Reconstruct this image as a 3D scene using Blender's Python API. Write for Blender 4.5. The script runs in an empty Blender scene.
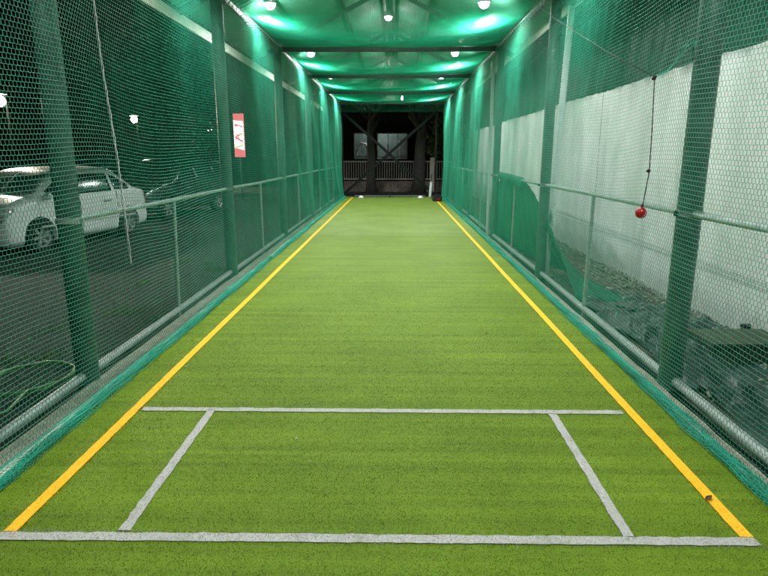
import bpy, bmesh, math, random
import numpy as np
from mathutils import Vector, Matrix
random.seed(7); RNG = np.random.default_rng(11)
SC = bpy.context.scene
COL = SC.collection
PI = math.pi

# ------------------------------------------------------------------ materials
def new_mat(name):
    m = bpy.data.materials.new(name); m.use_nodes = True
    nt = m.node_tree
    b = nt.nodes['Principled BSDF']
    return m, nt, b
def N(nt, typ, **kw):
    n = nt.nodes.new(typ)
    for k, v in kw.items(): setattr(n, k, v)
    return n
def ramp(nt, fac, stops):
    r = N(nt, 'ShaderNodeValToRGB')
    el = r.color_ramp.elements
    while len(el) < len(stops): el.new(0.5)
    for e, (p, c) in zip(el, stops):
        e.position = p; e.color = (*c, 1)
    nt.links.new(fac, r.inputs[0]); return r.outputs[0]
def coords(nt, scale=(1, 1, 1)):
    t = N(nt, 'ShaderNodeNewGeometry'); m = N(nt, 'ShaderNodeMapping')
    m.inputs['Scale'].default_value = scale
    nt.links.new(t.outputs['Position'], m.inputs[0]); return m.outputs[0]
def noise(nt, vec, scale, detail=4, rough=.55):
    n = N(nt, 'ShaderNodeTexNoise'); n.inputs['Scale'].default_value = scale
    n.inputs['Detail'].default_value = detail; n.inputs['Roughness'].default_value = rough
    nt.links.new(vec, n.inputs['Vector']); return n.outputs[0]
def bump(nt, b, h, strength=.3, dist=.01):
    n = N(nt, 'ShaderNodeBump'); n.inputs['Strength'].default_value = strength
    n.inputs['Distance'].default_value = dist
    nt.links.new(h, n.inputs['Height']); nt.links.new(n.outputs[0], b.inputs['Normal'])
def mixc(nt, fac, a, b_, blend='MIX'):
    n = N(nt, 'ShaderNodeMix', data_type='RGBA', blend_type=blend)
    for s, v in ((0, fac), (6, a), (7, b_)):
        if isinstance(v, (int, float)): n.inputs[s].default_value = v
        elif isinstance(v, tuple): n.inputs[s].default_value = (*v, 1)
        else: nt.links.new(v, n.inputs[s])
    return n.outputs[2]
def simple(name, c1, c2=None, scale=6, rough=.6, metal=0, bmp=0, bscale=60, rr=.15, spec=.5, sc3=(1, 1, 1)):
    m, nt, b = new_mat(name)
    v = coords(nt, sc3); f = noise(nt, v, scale)
    c2 = c2 or tuple(x * .7 for x in c1)
    nt.links.new(ramp(nt, f, [(.3, c2), (.68, c1)]), b.inputs['Base Color'])
    b.inputs['Metallic'].default_value = metal
    b.inputs['Specular IOR Level'].default_value = spec
    mr = N(nt, 'ShaderNodeMapRange'); mr.inputs[3].default_value = max(.05, rough - rr); mr.inputs[4].default_value = min(1, rough + rr)
    nt.links.new(noise(nt, v, scale * 3), mr.inputs[0]); nt.links.new(mr.outputs[0], b.inputs['Roughness'])
    if bmp: bump(nt, b, noise(nt, v, bscale, 5), bmp, .01)
    return m
def emis(name, col, s):
    m, nt, b = new_mat(name)
    b.inputs['Base Color'].default_value = (*col, 1)
    b.inputs['Emission Color'].default_value = (*col, 1); b.inputs['Emission Strength'].default_value = s
    return m
def net_mat(name, col, trans=.35):
    m, nt, b = new_mat(name)
    v = coords(nt); f = noise(nt, v, 3)
    c = ramp(nt, f, [(.3, tuple(x * .75 for x in col)), (.7, col)])
    nt.links.new(c, b.inputs['Base Color']); b.inputs['Roughness'].default_value = .5
    tr = N(nt, 'ShaderNodeBsdfTranslucent'); nt.links.new(c, tr.inputs[0])
    mx = N(nt, 'ShaderNodeMixShader'); mx.inputs[0].default_value = trans
    nt.links.new(b.outputs[0], mx.inputs[1]); nt.links.new(tr.outputs[0], mx.inputs[2])
    nt.links.new(mx.outputs[0], nt.nodes['Material Output'].inputs[0]); return m

M = {}
M['net'] = net_mat('net_cord', (.045, .50, .32))
M['ceil_net'] = net_mat('ceiling_cord', (.035, .64, .42), .6)
M['shade_net'] = net_mat('shade_net_cloth', (.007, .29, .16), .35)
M['screen_net'] = net_mat('wall_screen_cloth', (.006, .085, .05), .3)
M['hem'] = net_mat('net_hem_cord', (.02, .58, .40), .3)
M['post'] = simple('post_paint', (.075, .145, .118), (.035, .075, .06), 9, .42, 0, .15, 40)
M['frame'] = simple('frame_steel', (.085, .125, .115), (.05, .08, .075), 9, .45, .2, .1)
M['galv'] = simple('galvanised_pipe', (.55, .60, .60), (.36, .41, .42), 25, .42, .35, .1)
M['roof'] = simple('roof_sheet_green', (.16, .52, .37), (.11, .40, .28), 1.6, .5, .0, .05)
M['cream'] = simple('cream_fascia', (.62, .66, .58), (.42, .46, .40), 5, .55)
M['pvc'] = simple('white_pipe', (.85, .90, .93), (.72, .78, .82), 8, .35)
M['black'] = simple('black_steel', (.010, .013, .012), (.006, .008, .008), 12, .85, spec=.12)
M['dark'] = simple('dark_plastic', (.02, .02, .022), None, 12, .45)
M['conc'] = simple('kerb_concrete', (.66, .61, .52), (.42, .39, .33), 14, .85, 0, .6, 90)
M['lamp_body'] = simple('lamp_housing', (.6, .62, .62), None, 20, .4)
M['cord'] = simple('black_cord', (.02, .022, .02), None, 60, .8)
M['red'] = simple('red_leather', (.40, .012, .010), (.26, .008, .008), 60, .3, 0, .1, 300)
M['seam'] = simple('seam_thread', (.6, .5, .4), None, 90, .8)
M['lens'] = emis('lit_lens', (1.0, .97, .93), 30)
M['lens_dim'] = emis('lit_lens_bulb', (.9, 1.0, .95), 9)
M['yard_lens'] = emis('yard_lens', (1.0, .80, .62), 110)

# turf: colour is a property of the carpet rolls (two rolls meet at y = 11.2), blades share it
def turf_mat():
    m, nt, b = new_mat('artificial_turf')
    v = coords(nt); big = noise(nt, v, 1.3, 3); fine = noise(nt, v, 160, 2, .7); mid = noise(nt, v, 14, 5, .7)
    rows = noise(nt, coords(nt, (.22, 9, 1)), 1.0, 4, .65)
    rows2 = noise(nt, coords(nt, (.5, 42, 1)), 1.0, 3, .6)
    c = ramp(nt, big, [(.32, (.128, .214, .011)), (.68, (.165, .262, .017))])
    c = mixc(nt, 1.0, c, ramp(nt, rows, [(.30, (.73, .76, .73)), (.66, (1.12, 1.10, 1.10))]), 'MULTIPLY')
    c = mixc(nt, .8, c, ramp(nt, rows2, [(.30, (.84, .86, .84)), (.66, (1.08, 1.07, 1.08))]), 'MULTIPLY')
    c = mixc(nt, 1.0, c, ramp(nt, mid, [(.28, (.88, .89, .86)), (.7, (1.06, 1.05, 1.06))]), 'MULTIPLY')
    c = mixc(nt, 1.0, c, ramp(nt, fine, [(.30, (.80, .82, .76)), (.72, (1.2, 1.17, 1.22))]), 'MULTIPLY')
    sp = noise(nt, v, 5.5, 6, .75)
    c = mixc(nt, 1.0, c, ramp(nt, sp, [(.26, (.62, .66, .6)), (.42, (1, 1, 1)), (.62, (1, 1, 1)), (.78, (1.18, 1.12, 1.3))]), 'MULTIPLY')
    g = N(nt, 'ShaderNodeNewGeometry'); sx = N(nt, 'ShaderNodeSeparateXYZ'); nt.links.new(g.outputs['Position'], sx.inputs[0])
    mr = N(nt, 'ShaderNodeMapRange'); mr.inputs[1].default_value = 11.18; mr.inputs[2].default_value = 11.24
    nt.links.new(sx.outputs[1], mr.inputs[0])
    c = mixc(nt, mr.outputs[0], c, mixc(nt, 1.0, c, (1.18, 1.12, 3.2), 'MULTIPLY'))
    nt.links.new(c, b.inputs['Base Color']); b.inputs['Roughness'].default_value = .5
    b.inputs['Specular IOR Level'].default_value = .10; b.inputs['Sheen Weight'].default_value = .04; b.inputs['Sheen Roughness'].default_value = .5; b.inputs['Sheen Tint'].default_value = (.8, 1, .45, 1)
    bump(nt, b, fine, .5, .010); return m
M['turf'] = turf_mat()
def line_mat(name, c1, c2, thin):
    m, nt, b = new_mat(name)
    v = coords(nt); f = noise(nt, v, 120, 3, .7); s = noise(nt, v, 9, 4)
    c = ramp(nt, f, [(.3, c2), (.6, c1)])
    c = mixc(nt, ramp(nt, s, [(.55, (0, 0, 0)), (.8, (thin,) * 3)]), c, (.16, .2, .06))
    nt.links.new(c, b.inputs['Base Color']); b.inputs['Roughness'].default_value = .7
    bump(nt, b, f, .6, .008); return m
M['white_line'] = line_mat('white_pile', (.50, .49, .49), (.34, .35, .31), .6)
M['yellow_line'] = line_mat('yellow_pile', (1.0, .545, .002), (.9, .45, .001), .25)

def ground_mat():
    m, nt, b = new_mat('yard_gravel')
    v = coords(nt); f = noise(nt, v, 22, 8, .75); g = noise(nt, v, .5, 3)
    c = ramp(nt, f, [(.38, (.008, .010, .009)), (.6, (.04, .048, .042)), (.72, (.17, .19, .17))])
    c = mixc(nt, ramp(nt, g, [(.45, (0, 0, 0)), (.65, (.6, .6, .6))]), c, (.02, .03, .015))
    nt.links.new(c, b.inputs['Base Color']); b.inputs['Roughness'].default_value = .8
    bump(nt, b, f, .9, .05); return m
M['ground'] = ground_mat()
def wall_mat():
    m, nt, b = new_mat('whitewashed_wall')
    v = coords(nt); a = noise(nt, v, .9, 5); s = noise(nt, coords(nt, (1, 2.2, .6)), 1.3, 7, .65); f = noise(nt, v, 35, 6, .7)
    c = ramp(nt, a, [(.3, (.70, .74, .73)), (.7, (.84, .87, .87))])
    c = mixc(nt, .7, c, ramp(nt, s, [(.28, (.62, .66, .62)), (.6, (1, 1, 1))]), 'MULTIPLY')
    c = mixc(nt, .6, c, ramp(nt, f, [(.3, (.62, .65, .64)), (.62, (1, 1, 1))]), 'MULTIPLY')
    g = N(nt, 'ShaderNodeNewGeometry'); sx = N(nt, 'ShaderNodeSeparateXYZ'); nt.links.new(g.outputs['Position'], sx.inputs[0])
    # damp stain creeping up from the soil and mould along the coping: both with ragged edges
    ad = N(nt, 'ShaderNodeMath', operation='MULTIPLY_ADD'); nt.links.new(noise(nt, v, 3, 5), ad.inputs[0]); ad.inputs[1].default_value = -.35; nt.links.new(sx.outputs[2], ad.inputs[2])
    lo = ramp(nt, ad.outputs[0], [(0.0, (1, 1, 1)), (.16, (0, 0, 0))])
    c = mixc(nt, mixc(nt, 1.0, lo, (.35, .35, .35), 'MULTIPLY'), c, (.20, .21, .18))
    sb = N(nt, 'ShaderNodeMath', operation='ADD'); nt.links.new(ad.outputs[0], sb.inputs[0]); sb.inputs[1].default_value = -1.57
    hi = ramp(nt, sb.outputs[0], [(.60, (0, 0, 0)), (.74, (.8, .8, .8))])
    c = mixc(nt, hi, c, (.09, .12, .09))
    nt.links.new(c, b.inputs['Base Color']); b.inputs['Roughness'].default_value = .85
    bump(nt, b, mixc(nt, .5, a, f), .35, .02); return m
M['wall'] = wall_mat()
M['silver'] = simple('silver_paint', (.80, .84, .84), (.75, .79, .79), 2, .3, .08)
M['blackpaint'] = simple('black_paint', (.04, .048, .05), None, 2, .12, .0, spec=.9)
M['glass'] = simple('car_glass', (.022, .03, .03), (.012, .016, .016), 3, .1, 0, spec=.9, rr=.04)
M['windshield'] = simple('windshield_painted_glare', (.62, .68, .65), (.06, .09, .07), 2.2, .25, 0, spec=1.0, rr=.05)  # whitish lamp reflection on the glass is painted into the mottled base colour
M['tyre'] = simple('tyre_rubber', (.018, .018, .018), None, 30, .85)
M['rim'] = simple('alloy', (.55, .57, .57), (.42, .44, .44), 12, .3, .6)
M['headlamp'] = simple('headlamp_glass', (.7, .74, .74), (.2, .22, .22), 14, .12, .3, rr=.05)
M['tail'] = simple('tail_lamp', (.35, .01, .01), None, 9, .2)
M['plate'] = simple('number_plate_blank', (.6, .6, .55), None, 9, .5)
def tarp_mat():
    m, nt, b = new_mat('plastic_tarpaulin')
    v = coords(nt); f = noise(nt, v, 7, 6, .6); d = noise(nt, v, 60, 4)
    c = ramp(nt, f, [(.35, (.018, .033, .033)), (.6, (.044, .072, .072)), (.75, (.10, .15, .145))])
    nt.links.new(c, b.inputs['Base Color']); b.inputs['Roughness'].default_value = .30
    bump(nt, b, mixc(nt, .3, f, d), .6, .02); return m
M['tarp'] = tarp_mat()
M['stone'] = simple('rubble_stone', (.40, .40, .35), (.14, .14, .115), 9, .85, 0, .5, 50)
M['dark_stone'] = simple('dark_gravel', (.13, .14, .125), (.04, .045, .04), 9, .9, 0, .5, 50)
M['dry_bits'] = simple('dry_bits', (.5, .5, .42), (.2, .19, .13), 40, .8)
M['dead_leaf'] = simple('dead_leaf', (.09, .025, .01), (.05, .015, .006), 60, .7)
M['soil'] = simple('soil_bed', (.16, .15, .115), (.055, .055, .042), 7, .9, 0, 1.0, 30)
M['wood'] = simple('old_plank', (.075, .09, .055), (.03, .038, .025), 4, .8, 0, .5, 30, sc3=(8, 1, 8))
M['hose'] = simple('green_hose', (.12, .30, .10), (.08, .2, .07), 9, .4)
M['bark'] = simple('bark', (.026, .024, .019), (.010, .010, .008), 9, .9, 0, 1, 25, sc3=(3, 3, .7))
M['leaf'] = simple('leaf', (.055, .115, .022), (.022, .06, .012), 3, .6)
M['leafl'] = simple('leaf_light', (.10, .17, .03), (.05, .10, .02), 3, .6)
M['bldg'] = simple('dark_render', (.009, .011, .010), (.006, .007, .007), 2, .8, 0, .2)
M['room'] = simple('room_plaster', (.12, .16, .145), (.06, .085, .078), 3, .8)
M['fence'] = simple('fence_bar', (.62, .60, .57), (.4, .39, .37), 9, .6, .1)
M['lowwall'] = simple('plinth_brick', (.24, .19, .165), (.10, .085, .075), 12, .9, 0, .5)
M['dimglass'] = simple('pane_glass', (.05, .06, .06), None, 3, .1, 0)
M['whitebox'] = simple('white_object', (.85, .85, .85), (.6, .6, .6), 5, .5)
M['banner_red'] = emis('lit_banner_red', (.9, .17, .2), 1.3)
M['banner_white'] = emis('lit_banner_white', (1, .9, .95), 2.2)
M['banner_yellow'] = emis('lit_banner_yellow', (.9, .8, .4), 1.1)
M['screen'] = emis('lit_monitor', (.75, .85, .95), 1.3)

# ------------------------------------------------------------------ mesh helpers
def link(name, me, mat, parent=None, smooth=False):
    o = bpy.data.objects.new(name, me); COL.objects.link(o)
    if mat: me.materials.append(M[mat] if isinstance(mat, str) else mat)
    if smooth:
        me.polygons.foreach_set('use_smooth', [True] * len(me.polygons))
    if parent: o.parent = parent
    return o
def tag(o, label, cat, group=None):
    o['label'] = label; o['category'] = cat
    if group: o['group'] = group
    return o
def thing(name, label, cat, loc=(0, 0, 0), rz=0, group=None):
    o = bpy.data.objects.new(name, None); COL.objects.link(o); o.location = loc; o.rotation_euler = (0, 0, rz)
    o.empty_display_size = .1
    return tag(o, label, cat, group)
def struct(o, label=None, kind='structure'):
    o['kind'] = kind
    if label: o['label'] = label
    return o

class MB:
    def __init__(s): s.v = []; s.f = []
    def add(s, vs, fs):
        k = len(s.v); s.v += [tuple(x) for x in vs]; s.f += [tuple(i + k for i in f) for f in fs]; return s
    def box(s, c, d, rz=0, ch=0.0, rot=None):
        x, y, z = [q / 2 for q in d]
        bm = bmesh.new(); bmesh.ops.create_cube(bm, size=1)
        for v in bm.verts: v.co = Vector((v.co.x * d[0], v.co.y * d[1], v.co.z * d[2]))
        if ch: bmesh.ops.bevel(bm, geom=bm.edges[:], offset=ch, segments=2, affect='EDGES')
        R = rot if rot is not None else Matrix.Rotation(rz, 3, 'Z')
        for v in bm.verts: v.co = R @ v.co + Vector(c)
        bm.verts.index_update()
        s.add([v.co for v in bm.verts], [[v.index for v in f.verts] for f in bm.faces]); bm.free(); return s
    def tube(s, pts, r, n=12, caps=True):
        pts = [Vector(p) for p in pts]; rs = r if isinstance(r, (list, tuple)) else [r] * len(pts)
        vs, fs = [], []
        up = None
        for i, p in enumerate(pts):
            t = (pts[min(i + 1, len(pts) - 1)] - pts[max(i - 1, 0)]).normalized()
            if up is None:
                up = t.orthogonal().normalized()
            up = (up - t * up.dot(t)).normalized(); w = t.cross(up)
            for k in range(n):
                a = 2 * PI * k / n; vs.append(p + (up * math.cos(a) + w * math.sin(a)) * rs[i])
        for i in range(len(pts) - 1):
            for k in range(n):
                a, b = i * n + k, i * n + (k + 1) % n; fs.append((a, b, b + n, a + n))
        if caps: fs.append(tuple(range(n - 1, -1, -1))); fs.append(tuple((len(pts) - 1) * n + k for k in range(n)))
        return s.add(vs, fs)
    def grid(s, P):   # P[i][j] -> point
        n, m = len(P), len(P[0]); vs = [p for row in P for p in row]
        return s.add(vs, [(i * m + j, (i + 1) * m + j, (i + 1) * m + j + 1, i * m + j + 1) for i in range(n - 1) for j in range(m - 1)])
    def lathe(s, prof, c, axis='Z', n=24):
        vs, fs = [], []
        for (r, z) in prof:
            for k in range(n):
                a = 2 * PI * k / n
                if axis == 'Z': vs.append((c[0] + r * math.cos(a), c[1] + r * math.sin(a), c[2] + z))
                else: vs.append((c[0] + r * math.cos(a), c[1] + z, c[2] + r * math.sin(a)))
        for i in range(len(prof) - 1):
            for k in range(n):
                a, b = i * n + k, i * n + (k + 1) % n
                fs.append((a, b, b + n, a + n) if axis == 'Z' else (b, a, a + n, b + n))
        return s.add(vs, fs)
    def build(s, name, mat, parent=None, smooth=False, autosm=False):
        me = bpy.data.meshes.new(name); me.from_pydata(s.v, [], s.f); me.update()
        o = link(name, me, mat, parent, smooth)
        if autosm:
            me.polygons.foreach_set('use_smooth', [True] * len(me.polygons)); me.set_sharp_from_angle(angle=math.radians(38))
        return o

def np_mesh(name, V, F, mat, parent=None):
    me = bpy.data.meshes.new(name); n, k = F.shape
    me.vertices.add(len(V)); me.vertices.foreach_set('co', np.ascontiguousarray(V, dtype=np.float32).ravel())
    me.loops.add(n * k); me.loops.foreach_set('vertex_index', np.ascontiguousarray(F, dtype=np.int32).ravel())
    me.polygons.add(n); me.polygons.foreach_set('loop_start', np.arange(0, n * k, k, dtype=np.int32))
    me.update(calc_edges=True)
    return link(name, me, mat, parent)

def strands(name, A, B, r, mat, parent=None):
    """every pair A[i]-B[i] becomes a three sided cord; all the cords of one net are one mesh"""
    d = B - A; L = np.linalg.norm(d, axis=1, keepdims=True); d = d / np.maximum(L, 1e-9)
    ref = np.where(np.abs(d[:, 2:3]) < .8, np.array([[0, 0, 1.]]), np.array([[0, 1., 0]]))
    u = np.cross(d, ref); u /= np.linalg.norm(u, axis=1, keepdims=True); w = np.cross(d, u)
    A = A - d * r * .6; B = B + d * r * .6
    V = np.empty((len(A), 6, 3))
    for k in range(3):
        o = (u * math.cos(k * 2.0944 + .3) + w * math.sin(k * 2.0944 + .3)) * r
        V[:, k] = A + o; V[:, 3 + k] = B + o
    F = np.array([[0, 1, 4, 3], [1, 2, 5, 4], [2, 0, 3, 5]])[None] + (np.arange(len(A)) * 6)[:, None, None]
    return np_mesh(name, V.reshape(-1, 3), F.reshape(-1, 4), mat, parent)

def hexnet(S, T, pitch, row, amp, fn):
    """knotted hexagonal net laid over the surface fn(s, t)"""
    ns = int((S[1] - S[0]) / (pitch / 2)) + 1; ntt = int((T[1] - T[0]) / row) + 1
    i, j = np.meshgrid(np.arange(ns), np.arange(ntt), indexing='ij')
    sg = np.where((i + j) % 2 == 0, 1, -1)
    P = fn(S[0] + i * pitch / 2, T[0] + j * row + sg * amp)
    a = [P[:-1].reshape(-1, 3)]; b = [P[1:].reshape(-1, 3)]
    m = (sg[:, :-1] > 0)
    a.append(P[:, :-1][m]); b.append(P[:, 1:][m])
    return np.concatenate(a), np.concatenate(b)

def sn(x, y, seeds):      # cheap smooth noise for numpy
    r = 0
    for (fx, fy, ph, am) in seeds: r = r + am * np.sin(fx * x + fy * y + ph)
    return r

# ------------------------------------------------------------------ frame geometry
LX, RX = -2.11, 1.86            # post centre lines
FR = [-3.5 + 3.6 * k for k in range(8)]      # frames: -3.5 .. 21.7
HB = 3.35
Y0, Y1 = -3.6, 21.95
NY0 = -1.6

# ground -----------------------------------------------------------
def gz(x):
    if x > -2.0: return -.06
    t = min(1, max(0, (-2.3 - x) / 2.4)); return -.05 - .20 * t * t * (3 - 2 * t)
xs = [-400, -150, -60, -25, -12, -8, -6] + [-5 + .25 * k for k in range(13)] + [2, 3.2, 8, 20, 60, 200, 400]
ys = [-200, -60, -20, -5, 0, 5, 10, 20, 30, 50, 100, 200, 600]
struct(MB().grid([[(x, y, gz(x)) for y in ys] for x in xs]).build('ground', 'ground', smooth=True), 'dark gravelly yard around the practice cage')

# cage floor, turf, kerbs
struct(MB().box((-.075, 9.2, -.03), (3.75, 25.6, .054)).build('floor_slab', 'conc'), 'concrete slab under the turf')
TL, TR = -1.90, 1.72
def edge(y, side):
    return (TL + .012 * math.sin(y * 2.1) + .008 * math.sin(y * 5.7 + 1)) if side < 0 else (TR + .012 * math.sin(y * 1.9 + 2) + .008 * math.sin(y * 6.1))
turf = MB()
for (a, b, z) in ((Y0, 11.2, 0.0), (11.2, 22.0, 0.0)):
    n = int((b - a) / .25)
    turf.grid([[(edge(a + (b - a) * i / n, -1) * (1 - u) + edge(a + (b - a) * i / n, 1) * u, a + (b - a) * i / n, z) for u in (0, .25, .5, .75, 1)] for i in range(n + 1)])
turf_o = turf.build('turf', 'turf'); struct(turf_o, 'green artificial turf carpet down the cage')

def blades(x0, x1, y0, y1, dens, h, w, z=0.0, fn=None, fall=True):
    n = int((x1 - x0) * (y1 - y0) * dens)
    x = RNG.uniform(x0, x1, n); y = RNG.uniform(y0, y1, n)
    if fall:
        keep = RNG.uniform(0, 1, n) < np.clip((3.0 / np.maximum(y, .1)) ** 2, 0.06, 1) * np.clip((8.5 - y) / 5, 0, 1); x, y = x[keep], y[keep]
    if fn is not None:
        k = fn(x, y); x, y = x[k], y[k]
    n = len(x); a = RNG.uniform(0, PI, n); hh = h * RNG.uniform(.6, 1.25, n); lean = RNG.normal(0, .5, (n, 2)) * hh[:, None]
    ww = w * np.clip(y / 3, 1, 2.2)
    V = np.empty((n, 3, 3)); V[:, 0] = np.stack([x - np.cos(a) * ww, y - np.sin(a) * ww, np.full(n, z)], 1)
    V[:, 1] = np.stack([x + np.cos(a) * ww, y + np.sin(a) * ww, np.full(n, z)], 1)
    V[:, 2] = np.stack([x + lean[:, 0], y + lean[:, 1] - .3 * hh, z + hh], 1)
    return V.reshape(-1, 3), np.arange(n * 3).reshape(-1, 3)
LINES = []       # (name, mat, x0, y0, x1, y1, width, label)
LINES.append(('white_line', 'white_line', -1.635, 2.055, 1.475, 2.08, .052, 'near white crease line across the whole turf in the foreground'))
LINES.append(('white_line', 'white_line', -1.555, 3.275, 1.39, 3.285, .050, 'far white crease line running between the two yellow lines'))
LINES.append(('white_line', 'white_line', -1.125, 2.10, -1.125, 3.27, .048, 'left white return crease joining the two cross lines'))
LINES.append(('white_line', 'white_line', .965, 2.10, .955, 3.25, .048, 'right white return crease joining the two cross lines'))
LINES.append(('yellow_line', 'yellow_line', -1.600, 2.085, -1.585, 21.6, .056, 'long yellow boundary line down the left side of the turf'))
LINES.append(('yellow_line', 'yellow_line', 1.445, 2.105, 1.435, 21.0, .056, 'long yellow boundary line down the right side of the turf'))
def online(x, y):
    k = np.zeros(len(x), bool)
    for (_, _, x0, y0, x1, y1, w, _) in LINES:
        dx, dy = x1 - x0, y1 - y0; L = math.hypot(dx, dy); t = ((x - x0) * dx + (y - y0) * dy) / L; d = np.abs((x - x0) * dy - (y - y0) * dx) / L
        k |= (t > 0) & (t < L) & (d < w / 2 + .001)
    return k
V, F = blades(TL + .01, TR - .01, 1.2, 9.0, 20000, .0050, .0012, 0, lambda x, y: ~online(x, y))
g = struct(np_mesh('turf_pile', V, F, 'turf'), 'short upright fibres of the artificial turf in the near half of the cage', 'stuff')
for q, (nm, mt, x0, y0, x1, y1, w, lab) in enumerate(LINES):
    L = math.hypot(x1 - x0, y1 - y0); n = max(8, int(L / .04)); ux, uy = (x1 - x0) / L, (y1 - y0) / L
    P = []
    for i in range(n + 1):
        t = L * i / n; kk = .45 if 'yellow' in nm else 1.0; j = kk * (.0022 * math.sin(t * 31 + q) + .002 * math.sin(t * 83 + 2 * q) + random.uniform(-.002, .002)); j2 = kk * random.uniform(-.0025, .0025)
        wob = .002 * math.sin(t * 1.7 + q)
        cx_, cy_ = x0 + ux * t, y0 + uy * t
        P.append([(cx_ - uy * (s * (w / 2 + (j if s > 0 else j2)) + wob), cy_ + ux * (s * (w / 2 + (j if s > 0 else j2)) + wob), .004 + .0002 * q) for s in (-1, 1)])
    mb = MB().grid(P)
    # pile of the marking
    o = mb.build(nm, mt)
    bx0, bx1 = sorted((x0, x1)); by0, by1 = sorted((y0, y1))
    me = o.data
    Vb, Fb = blades(bx0 - w / 2, bx1 + w / 2, by0 - w / 2, min(by1 + w / 2, 9), 22000, .006, .0013, .003)
    me2 = bpy.data.meshes.new(nm); vs = [tuple(v.co) for v in me.vertices] + [tuple(v) for v in Vb]
    nv = len(me.vertices); fs = [tuple(p.vertices) for p in me.polygons] + [tuple(int(i) + nv for i in f) for f in Fb]
    me2.from_pydata(vs, [], fs); me2.materials.append(M[mt]); o.data = me2
    struct(o, lab)

# kerbs beside the turf
def kerb(x0, x1, label):
    mb = MB(); P = []
    n = 140
    for i in range(n + 1):
        y = Y0 + (Y1 - Y0) * i / n; r = lambda: random.uniform(-.007, .007)
        za = .022 + random.uniform(-.003, .003)
        P.append([(x0 + r() * .4, y, -.05), (x0 + r(), y, za - .006), (x0 + .012, y, za), (x1 - .012, y, za), (x1 + r(), y, za - .006), (x1 + r() * .4, y, -.05)])
    mb.grid(P); tag(mb.build('concrete_kerb', 'conc'), label, 'kerb', 'concrete kerbs along the turf')
kerb(-2.065, -1.885, 'worn concrete kerb strip beside the turf and car park side net')
kerb(1.715, 1.80, 'narrow concrete kerb strip between the turf and the white wall side net')

# small litter on the turf
V, F = [], []
bmL = MB()
for k in range(40):
    x, y = random.uniform(-1.75, 1.6), random.uniform(1.8, 11) ** 1.0; rr = random.uniform(.002, .006) * (1 + y / 12); a = random.uniform(0, 6)
    bmL.add([(x + rr * math.cos(a + q * 1.26) * random.uniform(.6, 1.2), y + rr * math.sin(a + q * 1.26) * random.uniform(.6, 1.2), .011 + random.uniform(0, .003)) for q in range(5)], [(0, 1, 2, 3, 4)])
struct(bmL.build('litter', 'dry_bits'), 'tiny pale bits of litter scattered on the turf', 'stuff')
P = [[(1.43 + .024 * u * math.cos(.6) - .006 * (1 - u * u) * w_ * 1.2, 2.37 + .024 * u * math.sin(.6) + .009 * (1 - u * u) * w_, .012 + .003 * w_ * w_ + .002 * u) for w_ in (-1, -.5, 0, .5, 1)] for u in (-1, -.6, -.2, .2, .6, 1)]
o = MB().grid(P).build('dry_leaf', 'dead_leaf'); s = o.modifiers.new('thick', 'SOLIDIFY'); s.thickness = .0006
tag(o, 'small brown dead leaf lying on the near end of the right yellow line', 'leaf')

# ------------------------------------------------------------------ shelter frame
sh = thing('cage_shelter', 'long dark steel framed shelter with green gable roof over the turf lane', 'shelter', (-.12, 9, 0))
def ch(o): o.matrix_parent_inverse = Matrix.Translation((.12, -9, 0)); return o
for y in FR:
    for x in (LX, RX):
        mb = MB().tube([(x, y, -.06), (x, y, 1.7), (x, y, HB - .03)], .064 if (x > 0 and y > 7) else .074, 20)
        mb.box((x, y, .012), (.20, .20, .012), ch=.002)
        ch(mb.build('post', 'post', sh, autosm=True))
    ch(MB().box((-.125, y, HB + .005), (RX - LX - .06, .06, .075), ch=.006).build('tie_beam', 'frame', sh))
RID = (-.125, 4.36)
for y in FR:
    for (x, z) in ((LX - .45, 3.17), (RX + .22, 3.24)):
        a = Vector((x, y + .003, z)); b = Vector((RID[0], y + .003, RID[1])); d = b - a
        R = Vector((0, 1, 0)).cross(d.normalized()); rot = Matrix((d.normalized(), (0, 1, 0), -R)).transposed()
        mb = MB().box((a + b) / 2, (d.length, .05, .07), rot=rot)
        ch(mb.build('rafter', 'frame', sh))
for x in (LX, RX):
    ch(MB().box((x, (Y0 + Y1) / 2, HB + .034), (.062, Y1 - Y0, .07), ch=.006).build('top_rail', 'frame', sh))
for (f) in (0.34, .68, .96):
    for (x, z) in ((LX - .45, 3.17), (RX + .22, 3.24)):
        px, pz = x + (RID[0] - x) * f, z + (RID[1] - z) * f + .058
        ch(MB().box((px, (Y0 + Y1) / 2, pz), (.045, Y1 - Y0, .05)).build('purlin', 'frame', sh))
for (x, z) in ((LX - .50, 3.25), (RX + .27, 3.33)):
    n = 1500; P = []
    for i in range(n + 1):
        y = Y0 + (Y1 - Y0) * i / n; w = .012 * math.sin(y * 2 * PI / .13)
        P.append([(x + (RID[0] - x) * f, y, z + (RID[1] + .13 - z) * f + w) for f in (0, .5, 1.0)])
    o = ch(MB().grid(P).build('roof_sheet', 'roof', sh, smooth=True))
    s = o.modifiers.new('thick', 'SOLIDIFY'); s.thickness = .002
# cream fascias under both eaves
ch(MB().box((LX - .44, (Y0 + Y1) / 2, 3.10), (.022, Y1 - Y0, .13), ch=.004).build('fascia', 'cream', sh))
ch(MB().box((RX + .25, (Y0 + Y1) / 2, 3.315), (.022, Y1 - Y0, .17), ch=.004).build('fascia', 'cream', sh))

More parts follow.
